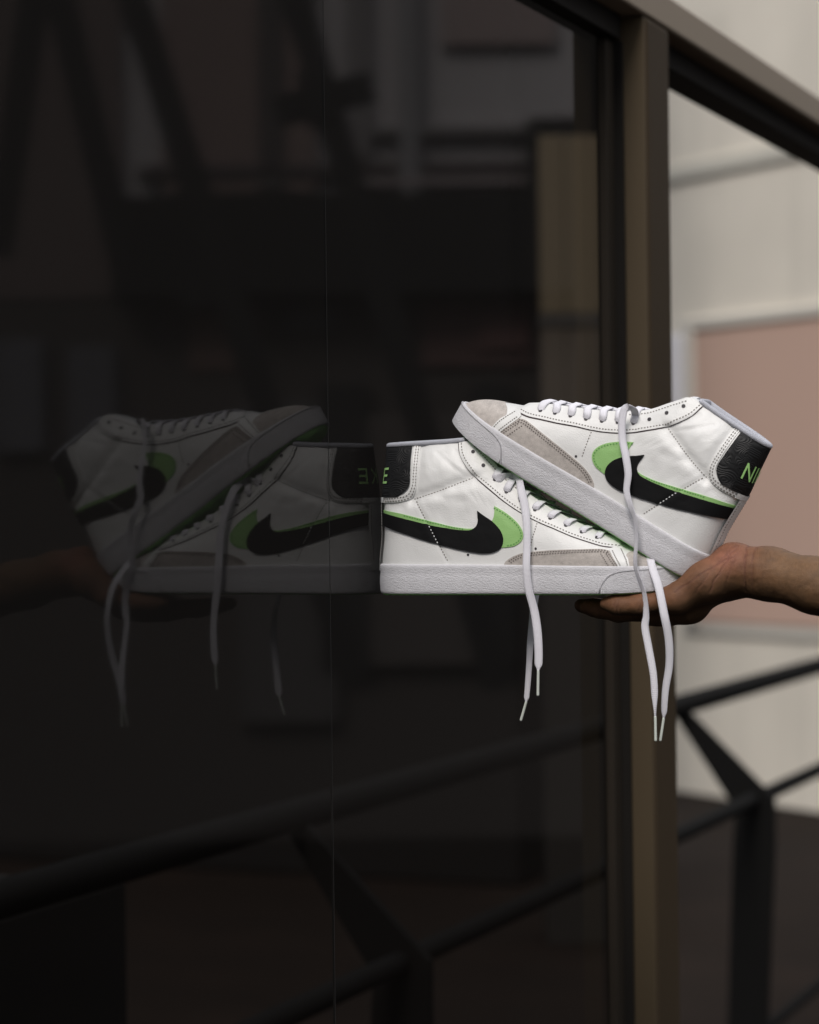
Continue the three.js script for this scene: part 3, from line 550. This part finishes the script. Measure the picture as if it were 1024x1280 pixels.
// ------------------------------------------------------------------ the glass front
{
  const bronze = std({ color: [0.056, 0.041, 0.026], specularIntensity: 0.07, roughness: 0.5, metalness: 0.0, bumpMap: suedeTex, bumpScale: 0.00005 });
  const litBronze = std({ color: [0.098, 0.072, 0.042], roughness: 0.45, metalness: 0.35 });  // post metal again, light on its side face put into the colour
  const darkBead = std({ color: [0.014, 0.0125, 0.011], specularIntensity: 0.2, roughness: 0.7 });
  const beadFace = std({ color: [0.026, 0.021, 0.016], specularIntensity: 0.2, roughness: 0.6 });
  const front = thing('shop_window', 'bronze metal window frame with a dark tinted pane, behind the sneakers', 'window', [0, 0, -0.8]);
  const put = (name, g, m, label) => { g.translate(0, 0, 0.8); return mesh(name, g, m, front, label); };
  // post between the bays: outer bar, inner stops
  put('post', mergeGeometries([box(-0.004, 0.05, 0, 2.1235, -0.870, -0.7675, 0.007)]), bronze);
  put('reveal', box(-0.003, 0.0475, 0.0, 2.1225, -0.7675, -0.7635, 0.0008), litBronze, 'side face of the post, its lit look put into the brown');
  put('glazing_bead', box(-0.004, 0.010, 0.0, 2.092, -0.7545, -0.722, 0.0015), beadFace); put('gasket', box(-0.004, 0.0205, 0.0, 2.092, -0.7635, -0.7548, 0.001), darkBead);
  put('post', box(-0.05, 0.05, 0, 2.1235, 1.60, 1.70, 0.004), bronze);
  put('post', box(-0.05, 0.05, 0, 2.1235, -3.80, -3.70, 0.004), bronze);
  // transom over both bays, frame metal with the light painted into its colour
  put('transom', box(-0.05, 0.05, 2.1245, 2.168, -3.80, 1.70, 0.004), std({ color: [0.30, 0.245, 0.185], specularIntensity: 0.3, roughness: 0.5 }), 'top rail, the light on it put into its paler brown');
  put('glazing_bead', box(-0.004, 0.020, 2.0925, 2.1243, -0.7545, 1.60, 0.002), darkBead);
  put('glazing_bead', box(-0.03, 0.020, 2.0925, 2.1243, -3.70, -0.8705, 0.002), darkBead);
  put('sill', box(-0.05, 0.05, 0.0, 0.10, -0.721, 1.60, 0.004), bronze);
  const tint = new THREE.MeshPhysicalMaterial({ color: new THREE.Color().setRGB(0.36, 0.356, 0.352), transmission: 1, thickness: 0, roughness: 0.034, ior: 1.5, specularIntensity: 0.44, side: THREE.DoubleSide });
  const pane = (z0, z1) => { const g = new THREE.PlaneGeometry(z1 - z0, 1.992); g.rotateY(Math.PI / 2); g.translate(0, 1.097, (z0 + z1) / 2); return put('pane', g, tint, 'dark tinted glass'); };
  pane(-0.723, 0.1147); pane(0.1153, 1.60);
  put('joint', box(-0.002, 0.0002, 0.10, 2.092, 0.1146, 0.1154, 0.0001), std({ color: [0.028, 0.027, 0.026], specularIntensity: 0.2, roughness: 0.95 }), 'thin sealant joint between two panes');
}

// ------------------------------------------------------------------ behind the glass: railing, ground, walls
const groundTex = tex(512, (u, v) => { const b = Math.floor(v * 8), f = (v * 8) % 1, n = 0.75 + 0.5 * noise3(u * 6 + b * 7.1, v * 60, 2) + 0.25 * noise3(b * 3.3, 1.7), gap = f < 0.04 ? 0.35 : 1, k = clamp(n * gap, 0.15, 1.6); return [clamp(0.142 * k ** 0.5 * 1.06, 0, 1), clamp(0.113 * k ** 0.5 * 1.05, 0, 1), clamp(0.094 * k ** 0.5 * 1.05, 0, 1)]; }, 1, true);
{
  const g = new THREE.PlaneGeometry(160, 160); g.rotateX(-Math.PI / 2);
  const t = groundTex.clone(); t.repeat.set(110, 132); t.needsUpdate = true;
  const m = mesh('ground', g, std({ color: [0.74, 0.68, 0.62], specularIntensity: 0.25, map: t, roughness: 0.85 })); m.userData.kind = 'structure'; m.userData.label = 'dark brown deck of boards';
}
{
  const steel = new THREE.MeshPhysicalMaterial({ color: new THREE.Color().setRGB(0.0055, 0.0053, 0.005), roughness: 0.8, specularIntensity: 0.2 });
  const r = thing('railing', 'dark steel railing with bent posts running behind the window frame', 'railing', [-0.57, 0, -1.4]);
  const put = (name, g) => { g.translate(0.57, 0, 1.4); return mesh(name, g, steel, r); };
  const tube = (x, y, rad, z0, z1) => { const c = new THREE.CylinderGeometry(rad, rad, z1 - z0, 20); c.rotateX(Math.PI / 2); c.translate(x, y, (z0 + z1) / 2); return c; };
  put('handrail', tube(-0.755, 1.0, 0.0265, -9, 2.4)); put('rail', tube(-0.57, 0.77, 0.019, -9, 2.4)); put('rail', tube(-0.61, 0.15, 0.016, -9, 2.4));
  for (const z of [0.85, -1.40, -3.66, -5.9, -8.1]) {
    const s = new THREE.Shape([[-0.775, 0.985], [-0.735, 0.985], [-0.520, 0.775], [-0.5200, 0.66], [-0.555, 0.0], [-0.650, 0.0], [-0.622, 0.66], [-0.615, 0.745]].map((p) => new THREE.Vector2(...p)));
    const e = new THREE.ExtrudeGeometry(s, { depth: 0.014, bevelEnabled: true, bevelSize: 0.002, bevelThickness: 0.002, bevelSegments: 1 }); e.translate(0, 0, z - 0.007); put('post', e);
  }
}
{ // pale building with the brown panel, about twelve metres off; the wall runs up to the right and nearer
  const a = [-2.557, -9.979], d = new THREE.Vector2(0.829, 0.605).normalize(), yaw = -Math.atan2(d.y, d.x);
  const b = thing('pale_building', 'pale grey building with a wide brownish pink panel on its wall', 'building', [a[0], 0, a[1]]); b.rotation.y = yaw;
  const wallTex = tex(512, (u, v) => { const k = 1 + 0.06 * fbm(u * 5, v * 5, 9) + 0.06 * fbm(u * 2, v * 2, 1) - 0.07 * Math.max(0, fbm(u * 22, v * 1.6, 12)); return [0.925 * k, 0.90 * k, 0.85 * k].map((c) => clamp(c, 0, 1)); }, 0.25, true);
  const wallUV = (g) => { const p = g.attributes.position, uv = g.attributes.uv; for (let i = 0; i < p.count; i++) uv.setXY(i, p.getX(i), p.getY(i)); return g; };
  mesh('wall', wallUV(box(-0.60, 1.75, 0, 6.5, -1.2, 0, 0.01)), std({ map: wallTex, roughness: 0.85 }), b);
  mesh('ledge', box(-0.60, 1.75, 3.19, 3.27, 0.001, 0.02, 0.004), std({ color: [0.66, 0.64, 0.57], roughness: 0.8 }), b);
  mesh('panel', box(0.13, 1.75, 0.90, 2.40, 0.001, 0.022, 0.008), std({ color: [0.62, 0.43, 0.35], roughness: 0.8 }), b, 'brownish pink panel');
  const fr = std({ color: [0.66, 0.63, 0.57], roughness: 0.8 });
  mesh('panel_frame', box(0.0, 1.75, 2.402, 2.46, 0.001, 0.035, 0.008), fr, b); mesh('panel_frame', box(0.0, 1.75, 0.84, 0.898, 0.001, 0.016, 0.004), fr, b); mesh('panel_frame', box(0.075, 0.128, 0.90, 2.40, 0.001, 0.055, 0.01), fr, b);
  mesh('white_trim', box(-0.06, 0.055, 1.95, 2.385, 0.001, 0.09, 0.01), std({ color: [0.85, 0.85, 0.90], roughness: 0.6 }), b);
}
{
  const c = thing('cabinet', 'black cabinet behind the railing at the lower left', 'cabinet', [-1.05, 0, 0.5]);
  const m = new THREE.MeshPhysicalMaterial({ color: new THREE.Color().setRGB(0.022, 0.021, 0.020), roughness: 0.9, specularIntensity: 0.2 });
  mesh('carcass', box(-0.23, 0.23, 0.05, 0.955, -1.45, 1.6, 0.006), m, c); mesh('plinth', box(-0.21, 0.21, 0, 0.049, -1.43, 1.58, 0.004), m, c);
}
{ // dark volume of the building behind the glass
  const m = std({ specularIntensity: 0.15, color: [0.012, 0.011, 0.0105], roughness: 0.8 });
  const b = thing('dark_building', 'dark wall seen through the tinted glass at the left', 'building', [-4, 0, -6]);
  const g = box(-9.5, -2.338, 0, 6, -8.0, -6.8, 0.02); g.translate(4, 0, 6); mesh('wall', g, m, b);
}

// ------------------------------------------------------------------ across the way: what the glass reflects
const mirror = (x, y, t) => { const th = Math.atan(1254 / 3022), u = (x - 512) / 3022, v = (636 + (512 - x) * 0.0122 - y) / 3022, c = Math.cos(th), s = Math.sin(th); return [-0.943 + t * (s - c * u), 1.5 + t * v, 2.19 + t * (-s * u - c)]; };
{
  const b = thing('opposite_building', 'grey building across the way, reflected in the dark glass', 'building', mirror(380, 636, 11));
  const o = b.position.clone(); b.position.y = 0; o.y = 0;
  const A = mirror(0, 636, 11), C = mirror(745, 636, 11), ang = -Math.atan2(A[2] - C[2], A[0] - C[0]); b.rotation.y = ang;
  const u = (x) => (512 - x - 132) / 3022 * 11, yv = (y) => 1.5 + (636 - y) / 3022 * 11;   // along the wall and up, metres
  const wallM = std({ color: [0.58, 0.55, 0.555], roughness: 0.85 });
  mesh('wall', box(u(800), 4.2, 0, 7.5, -0.6, 0, 0.01), wallM, b); mesh('added_low_wall', box(u(1300), u(805), 0, 2.5, -0.6, 0, 0.01), std({ color: [0.12, 0.10, 0.085], roughness: 0.85 }), b);  // unseen low wall added to shape the reflections on post and transom
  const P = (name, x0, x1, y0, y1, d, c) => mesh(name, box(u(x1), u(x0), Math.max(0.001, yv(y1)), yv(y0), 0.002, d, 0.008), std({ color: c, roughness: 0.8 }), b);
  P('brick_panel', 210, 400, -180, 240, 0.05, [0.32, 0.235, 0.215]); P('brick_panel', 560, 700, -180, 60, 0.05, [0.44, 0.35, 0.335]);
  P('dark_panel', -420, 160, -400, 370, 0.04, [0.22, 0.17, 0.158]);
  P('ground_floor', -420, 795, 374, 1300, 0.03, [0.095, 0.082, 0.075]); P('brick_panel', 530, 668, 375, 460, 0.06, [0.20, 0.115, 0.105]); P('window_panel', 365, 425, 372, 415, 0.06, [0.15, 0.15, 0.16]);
  P('ledge', 180, 660, 205, 222, 0.07, [0.12, 0.10, 0.10]); P('canopy', 150, 672, 250, 372, 0.25, [0.012, 0.012, 0.012]); P('dark_panel', 662, 795, 160, 372, 0.26, [0.03, 0.027, 0.025]);  // last dark panel is unseen, added to block bright reflection by the column
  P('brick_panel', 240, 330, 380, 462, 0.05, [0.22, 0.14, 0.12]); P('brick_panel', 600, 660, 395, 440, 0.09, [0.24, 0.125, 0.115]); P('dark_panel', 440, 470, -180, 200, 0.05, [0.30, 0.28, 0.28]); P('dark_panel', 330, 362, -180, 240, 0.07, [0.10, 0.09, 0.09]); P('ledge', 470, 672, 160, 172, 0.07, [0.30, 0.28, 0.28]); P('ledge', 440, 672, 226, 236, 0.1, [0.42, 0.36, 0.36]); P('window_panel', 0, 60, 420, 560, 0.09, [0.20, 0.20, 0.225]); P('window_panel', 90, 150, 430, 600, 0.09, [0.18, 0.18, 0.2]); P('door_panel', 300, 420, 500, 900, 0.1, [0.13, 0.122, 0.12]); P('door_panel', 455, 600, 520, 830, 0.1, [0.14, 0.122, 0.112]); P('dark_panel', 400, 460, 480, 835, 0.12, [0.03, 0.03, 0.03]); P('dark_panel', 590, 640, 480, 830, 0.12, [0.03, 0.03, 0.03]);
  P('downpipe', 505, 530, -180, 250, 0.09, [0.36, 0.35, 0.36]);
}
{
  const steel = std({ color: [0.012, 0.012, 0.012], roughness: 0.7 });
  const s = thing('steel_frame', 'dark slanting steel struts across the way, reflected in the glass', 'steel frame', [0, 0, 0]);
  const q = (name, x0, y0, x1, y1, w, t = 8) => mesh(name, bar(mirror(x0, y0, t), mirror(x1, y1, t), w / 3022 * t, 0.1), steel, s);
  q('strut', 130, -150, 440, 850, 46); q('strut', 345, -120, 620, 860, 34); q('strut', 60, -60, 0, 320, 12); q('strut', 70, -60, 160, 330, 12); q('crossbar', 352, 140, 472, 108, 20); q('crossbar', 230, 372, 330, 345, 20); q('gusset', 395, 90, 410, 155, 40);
}
{ // clad column behind the glass, its right edge lost behind the post
  const w = thing('clad_column', 'brown clad column seen through the tinted glass beside the window frame', 'column', [-1.813, 0, -5.645]); w.rotation.y = 0.36;
  const clad = std({ color: [0.135, 0.108, 0.072], specularIntensity: 0.2, roughness: 0.8 });
  for (let k = 0; k < 3; k++) mesh('board', box(k * 0.085 + 0.001, k * 0.085 + 0.084, 2.165, 2.775 - 0.002 * k, -0.25, 0.003 * (k % 2), 0.004), clad, w);
  for (let k = 0; k < 3; k++) mesh('board', box(k * 0.085 + 0.001, k * 0.085 + 0.084, 1.30, 2.115, -0.25, 0.003 * ((k + 1) % 2), 0.004), std({ color: [0.092, 0.076, 0.060], specularIntensity: 0.2, roughness: 0.8 }), w);
  mesh('band', box(-0.003, 0.26, 2.117, 2.163, -0.25, 0.010, 0.003), std({ color: [0.04, 0.035, 0.03], roughness: 0.8 }), w);
  mesh('plinth', box(-0.005, 0.262, 0, 1.298, -0.25, 0.012, 0.006), std({ color: [0.022, 0.020, 0.018], specularIntensity: 0.2, roughness: 0.8 }), w);
}

renderer.render(scene, camera);
